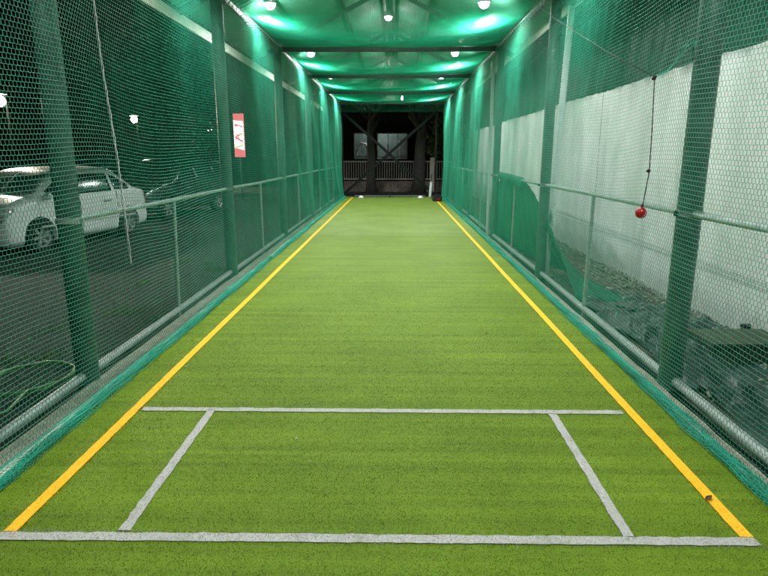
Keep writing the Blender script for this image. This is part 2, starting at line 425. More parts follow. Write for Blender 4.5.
# ------------------------------------------------------------------ side railings
for (x, lab, zz) in ((LX, 'galvanised waist high pipe railing on the car park side of the cage', 1.12), (RX, 'galvanised waist high pipe railing on the white wall side of the cage', 1.17)):
    sgn = -1 if x < 0 else 1
    t = thing('pipe_railing', lab, 'railing', (x, 9, 0))
    fix = Matrix.Translation((-x, -9, 0))
    xr = x + sgn * .0
    def add(mb, nm):
        o = mb.build(nm, 'galv', t, autosm=True); o.matrix_parent_inverse = fix
    for a, b in zip(FR[:-1], FR[1:]):
        sag = random.uniform(-.012, .006)
        nomid = x < 0 and a < 3
        if not nomid: add(MB().tube([(xr, a + .07, zz), (xr, (a + b) / 2, zz + sag), (xr, b - .07, zz)], .021, 10), 'rail')
        add(MB().tube([(xr + random.uniform(-.01, .01), a + .07, .065), (xr, (a + b) / 2, .06), (xr + random.uniform(-.01, .01), b - .07, .065)], .030, 12), 'base_rail')
        if not nomid:
            for yy in (a, b): add(MB().lathe([(.0755 if not (x > 0 and yy > 7) else .0655, -.02), (.081 if not (x > 0 and yy > 7) else .071, -.018), (.081 if not (x > 0 and yy > 7) else .071, .018), (.0755 if not (x > 0 and yy > 7) else .0655, .02)], (x, yy, zz)).box((x - sgn * .083, yy, zz), (.02, .03, .03), ch=.004), 'clamp')
        if not nomid: add(MB().tube([(xr, (a + b) / 2 + random.uniform(-.12, .08), -.05), (xr, (a + b) / 2, zz)], .019, 10), 'baluster')

# ------------------------------------------------------------------ nets
PITCH, ROW = .031, .0265
def side_fn(x_net, sgn, seeds):
    def fn(s, t):
        f = np.clip(t / 3.3, 0, 1)
        ph = (s - FR[0]) / 3.6 * PI
        bul = sn(s, t, seeds)
        x = x_net - sgn * ((.085 if sgn < 0 else .03) * (1 - f) ** 3 - .012) + bul * np.clip((3.3 - t) * 1.4, 0, 1) * np.clip(.25 + t * 2, 0, 1)
        z = .018 + t - .045 * np.sin(ph) ** 2 * np.clip(1.2 - np.abs(t - 1.6) / 1.6, 0, 1) + .010 * np.sin(3.1 * s + 1.3 * t) * np.sin(t / 3.3 * PI) + .05 * np.sin(1.1 * s) * np.exp(-t * 1.1) * np.clip(t * 5, 0, 1) + .014 * np.sin(4.3 * s + 2.1 * t) * np.exp(-t * .8) * np.clip(t * 5, 0, 1)
        z = np.minimum(z, 3.40)
        y = s + .012 * np.sin(2.3 * t + s * .9) + .006 * np.sin(5 * t)
        return np.stack([x, y, z], -1)
    return fn
seedsL = [(1.7, .6, .3, .016), (4.1, 1.9, 1.2, .007), (.9, 2.3, 2.2, .013), (7.9, .7, .2, .0025)]
seedsR = [(1.5, -.8, 1.3, .013), (3.7, 1.6, .2, .005), (1.1, 2.0, .7, .010), (8.3, .5, 1.2, .0025)]
def hem(xc, sgn, half):
    A, B = [], []
    for k in range(5):
        ph = random.uniform(0, 6); zo = .004 + .009 * k
        def fn(s, t, ph=ph, zo=zo):
            wid = half * (1 + .35 * np.sin(s * 1.3 + ph) + .2 * np.sin(s * 4.7 + ph * 2))
            u = (t - .5) * 2
            x = xc + sgn * .0 + u * wid + .012 * np.sin(s * 2.9 + ph) + .006 * np.sin(s * 11 + ph)
            z = zo + .010 * (1 - u * u) * (1 + np.sin(s * 9 + 3 * ph)) + .004 * np.sin(u * 9 + s * 21)
            return np.stack([x, s + .01 * np.sin(u * 7 + s * 3), np.maximum(z, .003)], -1)
        a, b = hexnet((NY0, Y1 - .1), (0, 1), .034, .2, .03, fn); A.append(a); B.append(b)
    return np.concatenate(A), np.concatenate(B)
NETL, NETR = -1.995, 1.745
for (xn, sgn, sd, lab, hx, hw) in ((NETL, -1, seedsL, 'green knotted net hung along the car park side of the lane', -1.872, .031), (NETR, 1, seedsR, 'green knotted net hung along the white wall side of the lane', 1.692, .027)):
    rad = .0018 if sgn < 0 else .0016
    t = thing('side_net', lab, 'net', (xn, 9, 0), 0, 'side nets of the cage')
    fix = Matrix.Translation((-xn, -9, 0))
    a, b = hexnet((NY0, Y1), (0, 3.33), PITCH, ROW, .0010, side_fn(xn, sgn, sd))
    strands('net_wall', a, b, rad, 'net', t).matrix_parent_inverse = fix
    a, b = hem(hx, sgn, hw)
    strands('net_hem', a, b, .0017, 'hem', t).matrix_parent_inverse = fix
    # selvedge rope
    fnn = side_fn(xn, sgn, sd); s_ = np.linspace(NY0, Y1, 260)
    for tt, nm, r in ((3.335, 'head_rope', .006), (.01, 'foot_rope', .005)):
        P = fnn(s_, np.full_like(s_, tt)); MB().tube([tuple(p) for p in P], r, 6).build(nm, 'hem', t, smooth=True).matrix_parent_inverse = fix
    L_ = []; RXL = LX if sgn < 0 else RX
    for k in range(int((Y1 - NY0) / .011)):
        yy = NY0 + .011 * k; a_ = yy * 2 * PI / .16
        L_.append((RXL + .050 * math.cos(a_) - sgn * .012, yy, 3.384 + .046 * math.sin(a_)))
    MB().tube(L_, .0045, 5).build('lacing', 'galv', t, smooth=True).matrix_parent_inverse = fix
    # laced seam between two net lengths
    if sgn < 0:
        t_ = np.linspace(.75, 3.33, 200); P = fnn(np.full_like(t_, 4.13), t_)
        for q in range(3):
            Q = P.copy(); Q[:, 1] += .008 * np.sin(t_ * 40 + q * 2.1) + .004 * q; Q[:, 0] += .006 * np.cos(t_ * 40 + q * 2.1)
            MB().tube([tuple(p) for p in Q], .0024, 5).build('seam_lacing', 'galv', t, smooth=True).matrix_parent_inverse = fix

ct = thing('ceiling_net', 'green knotted net stretched under the roof beams as a ceiling', 'net', (-.12, 9, 3.3))
def ceil_fn(s, t):
    u = np.clip((t - NETL) / (NETR - NETL), 0, 1); f = np.abs(np.sin((s - FR[0]) / 3.6 * PI))
    e = 1 - np.abs(2 * u - 1) ** 3
    z = 3.405 - .012 * e - .12 * (f ** .8) * e + .006 * np.sin(5 * s + 3 * t)
    return np.stack([t, s + .01 * np.sin(3 * t), z], -1)
a, b = hexnet((NY0, Y1), (NETL, NETR), PITCH, ROW, .0018, ceil_fn)
strands('ceiling_sheet', a, b, .0025, 'ceil_net', ct).matrix_parent_inverse = Matrix.Translation((.12, -9, -3.3))
# short valance above the gate
def val_fn(s, t): return np.stack([s, 21.98 + .02 * np.sin(6 * s), 3.34 - t], -1)
a, b = hexnet((LX, RX), (0, .27), .03, .024, .004, val_fn)
vn = strands('net_valance', a, b, .0019, 'hem'); tag(vn, 'short strip of green net hanging above the black end gate', 'net')

# ------------------------------------------------------------------ lamps
def lamp(x, y, z, lab, W, grp):
    t = thing('roof_lamp', lab, 'lamp', (x, y, z), 0, grp)
    MB().lathe([(0, .075), (.03, .075), (.035, .05), (.06, .035), (.088, .0), (.088, -.012), (.078, -.012), (.074, 0)], (0, 0, 0)).build('housing', 'lamp_body', t, autosm=True)
    MB().tube([(0, 0, .07), (0, 0, 4.2 - z if z > 4 else .42)], .008, 8).build('stem', 'frame', t, smooth=True)
    MB().lathe([(0, -.085), (.03, -.081), (.055, -.065), (.070, -.040), (.074, -.006)], (0, 0, 0)).build('lens', 'lens', t, smooth=True)
    d = bpy.data.lights.new('lamp_light', 'SPOT'); d.energy = W; d.spot_size = math.radians(166); d.spot_blend = .5; d.shadow_soft_size = .06; d.color = (1, .985, .95)
    o = bpy.data.objects.new('lamp_light', d); COL.objects.link(o); o.parent = t; o.location = (0, 0, -.13)
    d = bpy.data.lights.new('globe_light', 'POINT'); d.energy = W * (.15 if z < 4 else .05); d.shadow_soft_size = .06; d.color = (1, .985, .95)
    o = bpy.data.objects.new('globe_light', d); COL.objects.link(o); o.parent = t; o.location = (0, 0, -.16)
W0 = 235
names = {9.1: 'nearest in view', 12.7: 'second one in view', 16.3: 'third one in view', 19.9: 'farthest one, by the end gate',
         5.5: 'just out of view overhead', 1.9: 'above the near crease', -1.7: 'behind the near crease'}
for y in names:
    lab_ = names[y]; y = 8.7 if y == 9.1 else y
    zl = 3.60; W0 = 285 if y > 5 else (225 if y > 0 else 35)
    lamp(-1.76, y, zl, 'white lamp above the left edge of the ceiling net, ' + lab_, W0, 'roof lamps of the cage')
    lamp(1.22, y, zl, 'white lamp above the right part of the ceiling net, ' + lab_, W0, 'roof lamps of the cage')
    if y > 8: lamp(-.155, 9.1 if y == 8.7 else y, 4.29, 'white lamp under the roof ridge, ' + lab_, W0 * .14, 'roof lamps of the cage')
t = thing('hanging_bulb', 'small white bulb on a flex below the ceiling net near the gate', 'bulb', (.19, 17.7, 3.17))
MB().tube([(0, 0, .15), (0, 0, .05)], .012, 8).build('flex', 'dark', t)
MB().lathe([(0, -.075), (.018, -.07), (.026, -.04), (.024, 0), (.014, .03), (.014, .05)], (0, 0, 0)).build('bulb_glass', 'lens_dim', t, smooth=True)

# ------------------------------------------------------------------ hanging ball
t = thing('hanging_ball', 'red cricket ball hanging on a black cord inside the white wall side net', 'ball', (1.6, 3.8, 1.165))
fix = Matrix.Translation((-1.6, -3.8, -1.165))
bm = bmesh.new(); bmesh.ops.create_uvsphere(bm, u_segments=32, v_segments=20, radius=.0365)
me = bpy.data.meshes.new('ball_body'); bm.to_mesh(me); bm.free(); link('ball_body', me, 'red', t, True)
mb = MB()
for dx in (-.004, 0, .004):
    rr = math.sqrt(.0368 ** 2 - dx * dx); mb.tube([(dx, rr * math.cos(a * PI / 20), rr * math.sin(a * PI / 20)) for a in range(41)], .0009, 5, False)
mb.build('ball_seam', 'seam', t).rotation_euler = (0, .4, .5)
mb = MB().tube([(1.6, 3.8, 1.197), (1.605, 3.797, 1.22), (1.622, 3.79, 1.43), (1.612, 3.79, 1.70), (1.60, 3.80, 2.0), (1.572, 4.7, 2.31), (1.54, 5.9, 2.76), (1.50, 7.3, 3.31)], .0030, 6)
mb.tube([(1.61, 3.79, 1.425), (1.622, 3.79, 1.44)], .011, 6); mb.tube([(1.595, 3.805, 1.985), (1.602, 3.795, 2.01)], .012, 6); mb.tube([(1.6, 3.8, 1.19), (1.603, 3.797, 1.22)], .008, 6)
mb.build('cord', 'cord', t, smooth=True).matrix_parent_inverse = fix
mb = MB()
for k in range(3):
    mb.tube([(1.602, 3.80, 2.0), (1.68 + .005 * k, 3.82 + .01 * k, 2.03 + .010 * k), (1.72, 3.80 + .01 * k, 2.085 + .01 * math.cos(2 * k)), (1.735, 3.70 + .03 * k, 2.14 + .015 * k), (1.738, 3.58 + .05 * k, 2.17 + .012 * k)], .0019, 5)
mb.build('net_tie', 'hem', t, smooth=True).matrix_parent_inverse = fix

# ------------------------------------------------------------------ white wall
t = thing('boundary_wall', 'tall whitewashed boundary wall with stained top beyond the right side net', 'wall', (3.03, 9, 0))
P = []
ny = 300
for i in range(ny + 1):
    y = -4 + 27 * i / ny; top = 2.415 + .010 * math.sin(y * 1.3) + random.uniform(-.008, .008)
    P.append([(2.93, y, -.1), (2.93, y, .50), (2.935, y, .502), (2.935, y, .535), (2.93, y, .537), (2.93, y, top - .02), (2.945 + random.uniform(0, .01), y, top), (3.14, y, top), (3.14, y, -.1)])
o = MB().grid(P).build('wall_body', 'wall', t); o.matrix_parent_inverse = Matrix.Translation((-3.03, -9, 0))
mb = MB()
for y in (2.4, 8.6, 14.8): mb.box((2.9285, y, 1.49), (.004, .006, 1.84))
mb.build('joint', 'stone', t).matrix_parent_inverse = Matrix.Translation((-3.03, -9, 0))
MB().tube([(2.96, 4.63, .15), (2.87, 4.63, .145)], .028, 12).build('drain_pipe', 'dark', t).matrix_parent_inverse = Matrix.Translation((-3.03, -9, 0))

def hi_screen():
    n, m = 500, 14; P = []
    for i in range(n + 1):
        y = -3.9 + 26.5 * i / n
        P.append([(3.0 + .03 * math.sin(y * 7) * (1 - j / m) + .015 * math.sin(y * 17 + j * .4), y, 2.36 + (1.25 + .05 * math.sin(y * 1.7)) * j / m) for j in range(m + 1)])
    o = MB().grid(P).build('screen_net', 'screen_net', smooth=True); s = o.modifiers.new('thick', 'SOLIDIFY'); s.thickness = .002
    tag(o, 'dark green shade net stretched above the top of the white wall', 'net')
hi_screen()
# soil, rubble, planks and tarpaulin between net and wall
P = [[(1.90 + 1.04 * j / 14, -3.6 + .12 * i, -.02 + .03 * math.sin(i * .7 + j) * math.sin(j * 1.3) * .5 + .05 * (j / 14) ** 2 + random.uniform(-.012, .012)) for j in range(15)] for i in range(216)]
struct(MB().grid(P).build('soil_bed', 'soil', smooth=True), 'rough soil strip between the cage and the white wall')
mb = MB(); bmS = bmesh.new(); bmesh.ops.create_icosphere(bmS, subdivisions=1, radius=1); bmS.verts.index_update()
sv = [v.co.copy() for v in bmS.verts]; sf = [[v.index for v in f.verts] for f in bmS.faces]
for k in range(1500):
    y = random.uniform(3.2, 13) if k % 3 else random.uniform(4.8, 8); x = random.uniform(2.0, 2.9) if k % 2 else 2.92 - abs(random.gauss(0, .22)); r = random.uniform(.006, .025)
    if x < 2.0: continue
    R = Matrix.Rotation(random.uniform(0, 6), 3, Vector((random.random(), random.random(), random.random() + .1)))
    sc = [random.uniform(.6, 1.3) for _ in range(3)]
    mb.add([R @ Vector((v.x * sc[0], v.y * sc[1], v.z * sc[2] * .6)) * r * random.uniform(.9, 1.1) + Vector((x, y, .012 + .05 * ((x - 1.9) / 1.04) ** 2 + r * .3)) for v in sv], sf)
struct(mb.build('rubble', 'stone'), 'pale stones and rubble along the foot of the white wall', 'stuff')

def fold(x, y):
    r = 0
    for k, (fx, fy, ph, am) in enumerate([(9, 3, .4, .5), (-5, 8, 1.9, .4), (14, -9, .2, .25), (21, 13, 2.2, .13), (-17, 24, 3.1, .09), (6, -15, .9, .22)]):
        r += am * (1 - 2 * abs(math.sin((fx * x + fy * y + ph + 1.6 * math.sin(3.3 * x + 4.1 * y + k)) / 2)) ** .7)
    return r
def tarp(x0, x1, y0, y1, h, label, seed):
    n, m = 120, 64; P = []
    for i in range(n + 1):
        row = []
        for j in range(m + 1):
            u, v = i / n, j / m
            bx = 4 * v * (1 - v); by = 4 * u * (1 - u)
            x = x0 + (x1 - x0) * v + .05 * math.sin(u * 9 + seed) * (1 - bx); y = y0 + (y1 - y0) * u + .12 * math.sin(v * 7 + seed * 2) * (1 - by)
            e = min(1, bx * 2.2) * min(1, by * 2.6)
            z = .02 + e * (h * (.62 + .30 * math.sin(u * 8 + seed) * math.cos(v * 4 + seed)) + .075 * fold(x + seed, y)) + .012 * (fold(x * 2.7, y * 2.7 + seed)) * e
            row.append((x + .02 * fold(y, x + seed) * e, y, max(.03, z)))
        P.append(row)
    o = MB().grid(P).build('tarpaulin', 'tarp', smooth=False, autosm=True)
    s = o.modifiers.new('thick', 'SOLIDIFY'); s.thickness = .003
    tag(o, label, 'tarpaulin', 'crumpled tarpaulins by the white wall')
tarp(1.99, 2.74, 2.0, 4.00, .17, 'crumpled dark plastic tarpaulin nearest the viewer outside the right side net', 1.0)
tarp(1.98, 2.50, 3.55, 5.45, .22, 'crumpled dark plastic tarpaulin heaped behind the near right post', 3.2)
tarp(2.20, 2.88, 4.62, 5.75, .15, 'crumpled dark tarpaulin between the plank box and the rubble', 4.4)
tarp(1.99, 2.70, 5.0, 6.4, .09, 'flatter dark tarpaulin lying on the rubble past the heaped one', 5.1)
t = thing('timber_trough', 'dark old timber plank box against the white wall beside the tarpaulins', 'timber box', (2.64, 4.28, -.12))
MB().box((0, -.16, .17), (.56, .03, .20), ch=.004).build('front_plank', 'wood', t)
MB().box((0, .16, .17), (.56, .03, .20), ch=.004).build('back_plank', 'wood', t)
MB().box((-.265, 0, .17), (.03, .28, .20), ch=.004).build('end_plank', 'wood', t)
MB().box((0, 0, .285), (.60, .40, .026), ch=.004).build('lid_plank', 'wood', t)
MB().box((0, 0, .06), (.5, .28, .03)).build('base_plank', 'wood', t)
MB().box((.02, -.30, .06), (.50, .09, .035), ch=.004).build('loose_plank', 'wood', t)

# draped green shade cloths over the right railing
def drape(pts_top, y0, y1, label, spread, seed):
    n, m = 90, 26; P = []
    ys_ = [p[0] for p in pts_top]; zs = [p[1] for p in pts_top]
    for i in range(n + 1):
        y = y0 + (y1 - y0) * i / n; zt = float(np.interp(y, ys_, zs)); row = []
        for j in range(m + 1):
            v = j / m; z = zt * (1 - v) + .02
            out = spread(y) * v ** 1.6
            x = 1.90 + out + .022 * math.sin(y * 19 + seed + v) * (.25 + v) + .010 * math.sin(y * 43 + 2 * v) * v
            row.append((x, y + .03 * math.sin(5 * v + y * 3) * v, z))
        P.append(row)
    mb = MB().grid(P)
    P = []
    for i in range(n + 1):        # the fold over the rail
        y = y0 + (y1 - y0) * i / n; zt = float(np.interp(y, ys_, zs))
        if zt < 1.12: continue
        P.append([(1.90, y, zt + .02), (1.885, y, zt + .035), (1.86, y, zt + .038 + .01 * math.sin(y * 20)), (1.828, y, zt + .015), (1.815 + .01 * math.sin(y * 15), y, zt - .06 - .05 * abs(math.sin(y * 3 + seed)))])
    if len(P) > 2: mb.grid(P)
    o = mb.build('shade_cloth', 'shade_net', smooth=True); s = o.modifiers.new('thick', 'SOLIDIFY'); s.thickness = .002
    tag(o, label, 'cloth', 'green shade cloths on the right railing')
drape([(5.9, .04), (6.2, .20), (6.5, .36), (7.0, .62), (7.6, .86), (8.1, 1.02), (8.7, 1.17), (9.6, 1.19), (10.5, 1.20), (10.9, .95), (11.3, .55), (11.8, .05)], 5.9, 11.8,
      'green shade cloth draped over the right railing and trailing onto the rubble', lambda y: .12 + .62 * max(0, (8.8 - y) / 3.2), .3)
drape([(13.6, .03), (14.6, .25), (15.6, .62), (16.8, .9), (17.6, 1.17), (19.5, 1.19), (21.4, 1.19)], 13.6, 21.4,
      'green shade cloth draped over the far end of the right railing', lambda y: .15, 2.3)

# white pipes
tag(MB().tube([(1.965, 7.40, .0), (2.02, 7.42, 1.7), (2.085, 7.45, 3.26)], .040, 16).build('white_pipe', 'pvc', autosm=True), 'white plastic pipe leaning upright behind the second right post', 'pipe', 'white pipes on the right side')
tag(MB().tube([(1.80, 11.25, .0), (1.80, 11.27, 1.7), (1.795, 11.3, 3.22)], .034, 16).build('white_pipe', 'pvc', autosm=True), 'white plastic pipe standing upright beside the third right post', 'pipe', 'white pipes on the right side')

# ------------------------------------------------------------------ end gate and things by it
GY = 22.1
t = thing('end_gate', 'black steel gate frame with crossed braces closing the far end', 'gate', (-.24, GY, 0)); fix = Matrix.Translation((.24, -GY, 0))
gx0, gx1, g0, g1 = -1.98, 1.50, .07, 3.10
def gp(mb, nm, mat='black'): mb.build(nm, mat, t).matrix_parent_inverse = fix
for x in (gx0, gx1): gp(MB().box((x, GY, (g0 + g1) / 2), (.07, .06, g1 - g0)), 'stile')
gp(MB().box(((gx0 + gx1) / 2, GY, g1), (gx1 - gx0 + .07, .06, .07)), 'top_bar'); gp(MB().box(((gx0 + gx1) / 2, GY, g0), (gx1 - gx0 + .07, .06, .09)), 'bottom_bar')
for k, (a, b) in enumerate((((gx0, g0), (gx1, g1)), ((gx0, g1), (gx1, g0)))):
    d = Vector((b[0] - a[0], 0, b[1] - a[1])); ang = math.atan2(d.z, d.x)
    gp(MB().box(((a[0] + b[0]) / 2, GY - .012 + .03 * k, (a[1] + b[1]) / 2), (d.length - .08, .022, .10), rot=Matrix.Rotation(-ang, 3, 'Y')), 'brace', 'black')
t = thing('ground_bar', 'long pale grey bar on white feet lying across the turf before the gate', 'bar', (-.2, 21.75, 0))
MB().tube([(-1.3, 0, .045), (-.02, 0, .045)], .028, 12).build('bar', 'frame', t, autosm=True); MB().tube([(.02, 0, .045), (1.3, 0, .045)], .028, 12).build('bar', 'frame', t, autosm=True)
MB().box((0, 0, .05), (.07, .10, .09), ch=.01).build('coupling', 'dark', t)
for x in (-1.07, 1.13): MB().lathe([(0, .07), (.04, .07), (.08, .03), (.11, 0)], (x, -.18, .002)).build('foot', 'whitebox', t, smooth=True)
# bat leaning in the corner
t = thing('leaning_bat', 'pale blue white cricket bat leaning upright at the right end of the gate', 'bat', (1.28, 21.6, 0)); t.rotation_euler = (-.16, .07, 0)
MB().box((0, 0, .30), (.085, .045, .56), ch=.014).build('blade', 'galv', t); MB().tube([(0, 0, .57), (0, 0, .88)], .017, 10).build('handle', 'dark', t)
t = thing('kit_box', 'small black box with red side pocket on the turf near the gate', 'box', (1.42, 19.9, 0), .15)
MB().box((0, 0, .10), (.30, .34, .19), ch=.02).build('box_body', 'dark', t); MB().box((.02, -.185, .08), (.11, .03, .06), ch=.01).build('pocket', 'red', t)
MB().tube([(-.08, 0, .19), (-.05, 0, .24), (.05, 0, .24), (.08, 0, .19)], .010, 8).build('carry_handle', 'dark', t, smooth=True)

# ------------------------------------------------------------------ behind the gate
FY = 26
t = thing('picket_fence', 'grey metal picket fence on a low wall beyond the end gate', 'fence', (0, FY, 0)); fix = Matrix.Translation((0, -FY, 0))
def fp(mb, nm, mat): mb.build(nm, mat, t).matrix_parent_inverse = fix
fp(MB().box((-.2, FY + .02, .16), (6.2, .16, .50)), 'base_wall', 'lowwall')
for z in (.50, 1.26): fp(MB().box((-.2, FY, z), (6.0, .03, .045)), 'cross_rail', 'fence')
mb = MB()
for k in range(56): mb.box((-3.1 + .105 * k, FY - .024, .88), (.022, .016, .80))
fp(mb, 'pickets', 'fence')
tag(MB().box((1.60, 25.4, .68), (.20, .20, 1.5), ch=.02).build('gate_pillar', 'conc'), 'short concrete pillar at the right end of the picket fence', 'pillar')

def leaves(c, R, n, size, seed, clumps=9):
    r = np.random.default_rng(seed); cc = r.normal(0, .45, (clumps, 3)) * np.array(R) + np.array(c)
    k = r.integers(0, clumps, n); p = cc[k] + r.normal(0, .28, (n, 3)) * np.array(R) * r.uniform(.5, 1.1, (clumps, 1))[k]
    a = r.normal(0, 1, (n, 3)); a /= np.linalg.norm(a, axis=1, keepdims=True); b = np.cross(a, r.normal(0, 1, (n, 3))); b /= np.linalg.norm(b, axis=1, keepdims=True)
    s = size * r.uniform(.6, 1.4, (n, 1))
    V = np.stack([p - a * s, p + b * s * .45, p + a * s, p - b * s * .45], 1)
    return V.reshape(-1, 3), np.arange(n * 4).reshape(-1, 4)
def tree(x, y, h, r, label, crown, size, mat, n, lean=0, seed=1, gz0=-.06):
    t = thing('tree', label, 'tree', (x, y, gz0), 0, 'trees around the cage')
    rnd = random.Random(seed); pts = []; rs = []
    for k in range(9):
        f = k / 8; pts.append((lean * f + .05 * math.sin(k * 1.7 + seed) * f, .04 * math.cos(k * 2.1 + seed), h * f)); rs.append(r * (1.35 if k == 0 else 1 - .45 * f) * rnd.uniform(.93, 1.07))
    mb = MB().tube(pts, rs, 14)
    for q in range(5):
        a = rnd.uniform(0, 6.28); b0 = pts[5 + q % 3]; L = crown[2] * rnd.uniform(.6, 1.1)
        mb.tube([b0, (b0[0] + math.cos(a) * L * .5, b0[1] + math.sin(a) * L * .5, b0[2] + L * .5), (b0[0] + math.cos(a) * L * .9, b0[1] + math.sin(a) * L * .9, b0[2] + L * 1.1)], [r * .45, r * .28, r * .1], 8)
    mb.build('trunk', 'bark', t, smooth=True)
    V, F = leaves((lean, 0, h + crown[2] * .6), crown, n, size, seed); np_mesh('crown', V, F, mat, t)
tree(-1.0, 24.3, 3.9, .21, 'dark tree trunk behind the gate left of the crossed braces', (1.6, 1.2, 1.3), .09, 'leaf', 6000, seed=3)
tree(.95, 24.0, 4.0, .26, 'thicker dark tree trunk behind the gate right of the crossed braces', (1.5, 1.2, 1.3), .09, 'leaf', 6000, .15, seed=5)
tree(2.3, 26.8, 2.0, .10, 'small leafy tree lit green behind the right end of the gate', (.8, .8, .9), .08, 'leafl', 3500, seed=8)
tree(-10.2, 31.5, 2.3, .14, 'small tree with yellow green leaves under the second yard lamp', (.9, .9, .8), .10, 'leafl', 2600, seed=9, gz0=-.25)
tree(-17, 42, 5.0, .30, 'tall dark tree at the back of the car park', (4, 3, 3), .22, 'leaf', 9000, seed=12, gz0=-.25)
tree(-27, 45, 5.5, .34, 'tall dark tree in the far left corner of the car park', (4.5, 3, 3), .24, 'leaf', 9000, seed=14, gz0=-.25)
tree(7.5, 20, 4.5, .25, 'dark leafy tree behind the white wall', (2.4, 3, 1.8), .12, 'leaf', 9000, seed=21)

# office building beyond the fence with two lit windows
BY = 33
t = thing('office_building', 'dark building with two lit windows beyond the picket fence', 'building', (-.6, BY, 0)); fix = Matrix.Translation((.6, -BY, 0))
def bp(mb, nm, mat, par=None):
    o = mb.build(nm, mat, par or t)
    o.matrix_parent_inverse = fix if par is None else Matrix.Identity(4); return o
wins = [(-2.30, -1.42), (-1.02, .66)]; wz0, wz1 = 1.42, 2.72
mb = MB(); bx0, bx1, bz1 = -5.5, 4.5, 4.6
cols = [bx0, wins[0][0], wins[0][1], wins[1][0], wins[1][1], bx1]
for k in range(5):
    a, b = cols[k], cols[k + 1]
    if k % 2 == 0: mb.box(((a + b) / 2, BY, bz1 / 2 - .1), (b - a, .2, bz1))
    else:
        mb.box(((a + b) / 2, BY, (wz0 - .2) / 2 - .1 + .1), (b - a, .2, wz0)); mb.box(((a + b) / 2, BY, (wz1 + bz1 - .1) / 2), (b - a, .2, bz1 - .1 - wz1))
bp(mb, 'wall', 'bldg')
bp(MB().box((-.5, BY + 2, bz1 - .02), (10.4, 4.6, .15)), 'roof', 'bldg')
mb = MB(); mb.box((-.8, BY + 2.6, 2.2), (4.6, .1, 3)); mb.box((-3.1, BY + 1.35, 2.2), (.1, 2.4, 3)); mb.box((1.5, BY + 1.35, 2.2), (.1, 2.4, 3)); mb.box((-.8, BY + 1.35, 3.75), (4.5, 2.4, .1)); mb.box((-.8, BY + 1.35, .65), (4.5, 2.4, .1))
bp(mb, 'room', 'room')
for (a, b), mull in zip(wins, ([-1.86], [-.4, .12])):
    mb = MB(); c = (a + b) / 2
    for x in (a + .02, b - .02): mb.box((x, BY - .09, (wz0 + wz1) / 2), (.04, .05, wz1 - wz0))
    for z in (wz0 + .02, wz1 - .02): mb.box((c, BY - .088, z), (b - a - .08, .05, .04))
    for x in mull: mb.box((x, BY - .086, (wz0 + wz1) / 2), (.03, .04, wz1 - wz0 - .08))
    f = mb.build('window', 'whitebox', t); f.matrix_parent_inverse = fix
d = bpy.data.lights.new('room_light', 'POINT'); d.energy = 110; d.shadow_soft_size = .3; d.color = (.92, 1, .95)
o = bpy.data.objects.new('room_light', d); COL.objects.link(o); o.parent = t; o.matrix_parent_inverse = fix; o.location = (-.9, BY + 1.2, 3.3)
def inroom(name, label, cat, parts):
    mb = MB()
    for fn_, args in parts: getattr(mb, fn_)(*args)
    tag(mb.build(name, 'whitebox'), label, cat)
inroom('office_chair', 'white chair seen through the left lit window', 'chair', [('tube', ([(-2.25, BY + .9, 1.5), (-2.15, BY + .9, 1.9), (-1.95, BY + .9, 2.2), (-1.7, BY + .9, 2.15), (-1.55, BY + .9, 1.8), (-1.55, BY + .9, 1.4)], .07, 8)), ('box', ((-1.9, BY + 1, 1.45), (.7, .4, .12))), ('tube', ([(-1.9, BY + 1, 1.4), (-1.9, BY + 1, .7)], .04, 8)), ('box', ((-1.9, BY + 1, .72), (.5, .5, .04)))])
inroom('white_vase', 'tapered white vase seen through the middle of the right lit window', 'vase', [('tube', ([(-.45, BY + .6, 1.4), (-.45, BY + .6, 1.65), (-.45, BY + .6, 1.95), (-.45, BY + .6, 2.15)], [.10, .11, .05, .03], 12)), ('box', ((-.45, BY + .6, 1.05), (.4, .4, .7)))])
inroom('white_cabinet', 'pale cabinet seen at the right of the right lit window', 'cabinet', [('box', ((.5, BY + 1.2, 1.55), (.5, .4, 1.7))), ('box', ((.5, BY + .99, 1.55), (.02, .03, 1.5)))])

# ------------------------------------------------------------------ yard: lamps, banner, hose
def yard_lamp(x, y, z, W, label, col=(1, .85, .7)):
    t = thing('yard_lamp', label, 'street lamp', (x, y, -.25), 0, 'yard lamps in the car park')
    H = z + .25
    MB().tube([(0, .25, 0), (0, .25, H * .6), (0, .25, H + .15)], [.03, .025, .02], 12).build('pole', 'black', t, smooth=True)
    MB().tube([(0, .25, H + .12), (0, .12, H + .26), (0, 0, H + .23)], .025, 8).build('arm', 'black', t, smooth=True)
    MB().lathe([(0, .24), (.07, .23), (.16, .16), (.17, .13)], (0, 0, H)).build('lamp_hood', 'lamp_body', t, smooth=True)
    bm = bmesh.new(); bmesh.ops.create_uvsphere(bm, u_segments=20, v_segments=12, radius=.13)
    for v in bm.verts: v.co.z += H - .02
    me = bpy.data.meshes.new('bulb'); bm.to_mesh(me); bm.free(); link('bulb', me, 'yard_lens', t, True)
    d = bpy.data.lights.new('yard_light', 'SPOT'); d.energy = W; d.spot_size = math.radians(150); d.spot_blend = .4; d.shadow_soft_size = .15; d.color = col
    o = bpy.data.objects.new('yard_light', d); COL.objects.link(o); o.parent = t; o.location = (0, -.20, H - .05); o.rotation_euler = (Vector((-x, -y, -z + .4 - 3.0)).normalized() * -1).to_track_quat('Z', 'Y').to_euler()
yard_lamp(-11.42, 26, 3.07, 700, 'glowing yard lamp on a pole left of the second left post, above the black car')
yard_lamp(-10.61, 34, 2.94, 700, 'smaller glowing yard lamp farther back beside the yellow green tree')
yard_lamp(-9.3, 14, 2.79, 600, 'glowing yard lamp on a pole at the far left edge above the silver car')

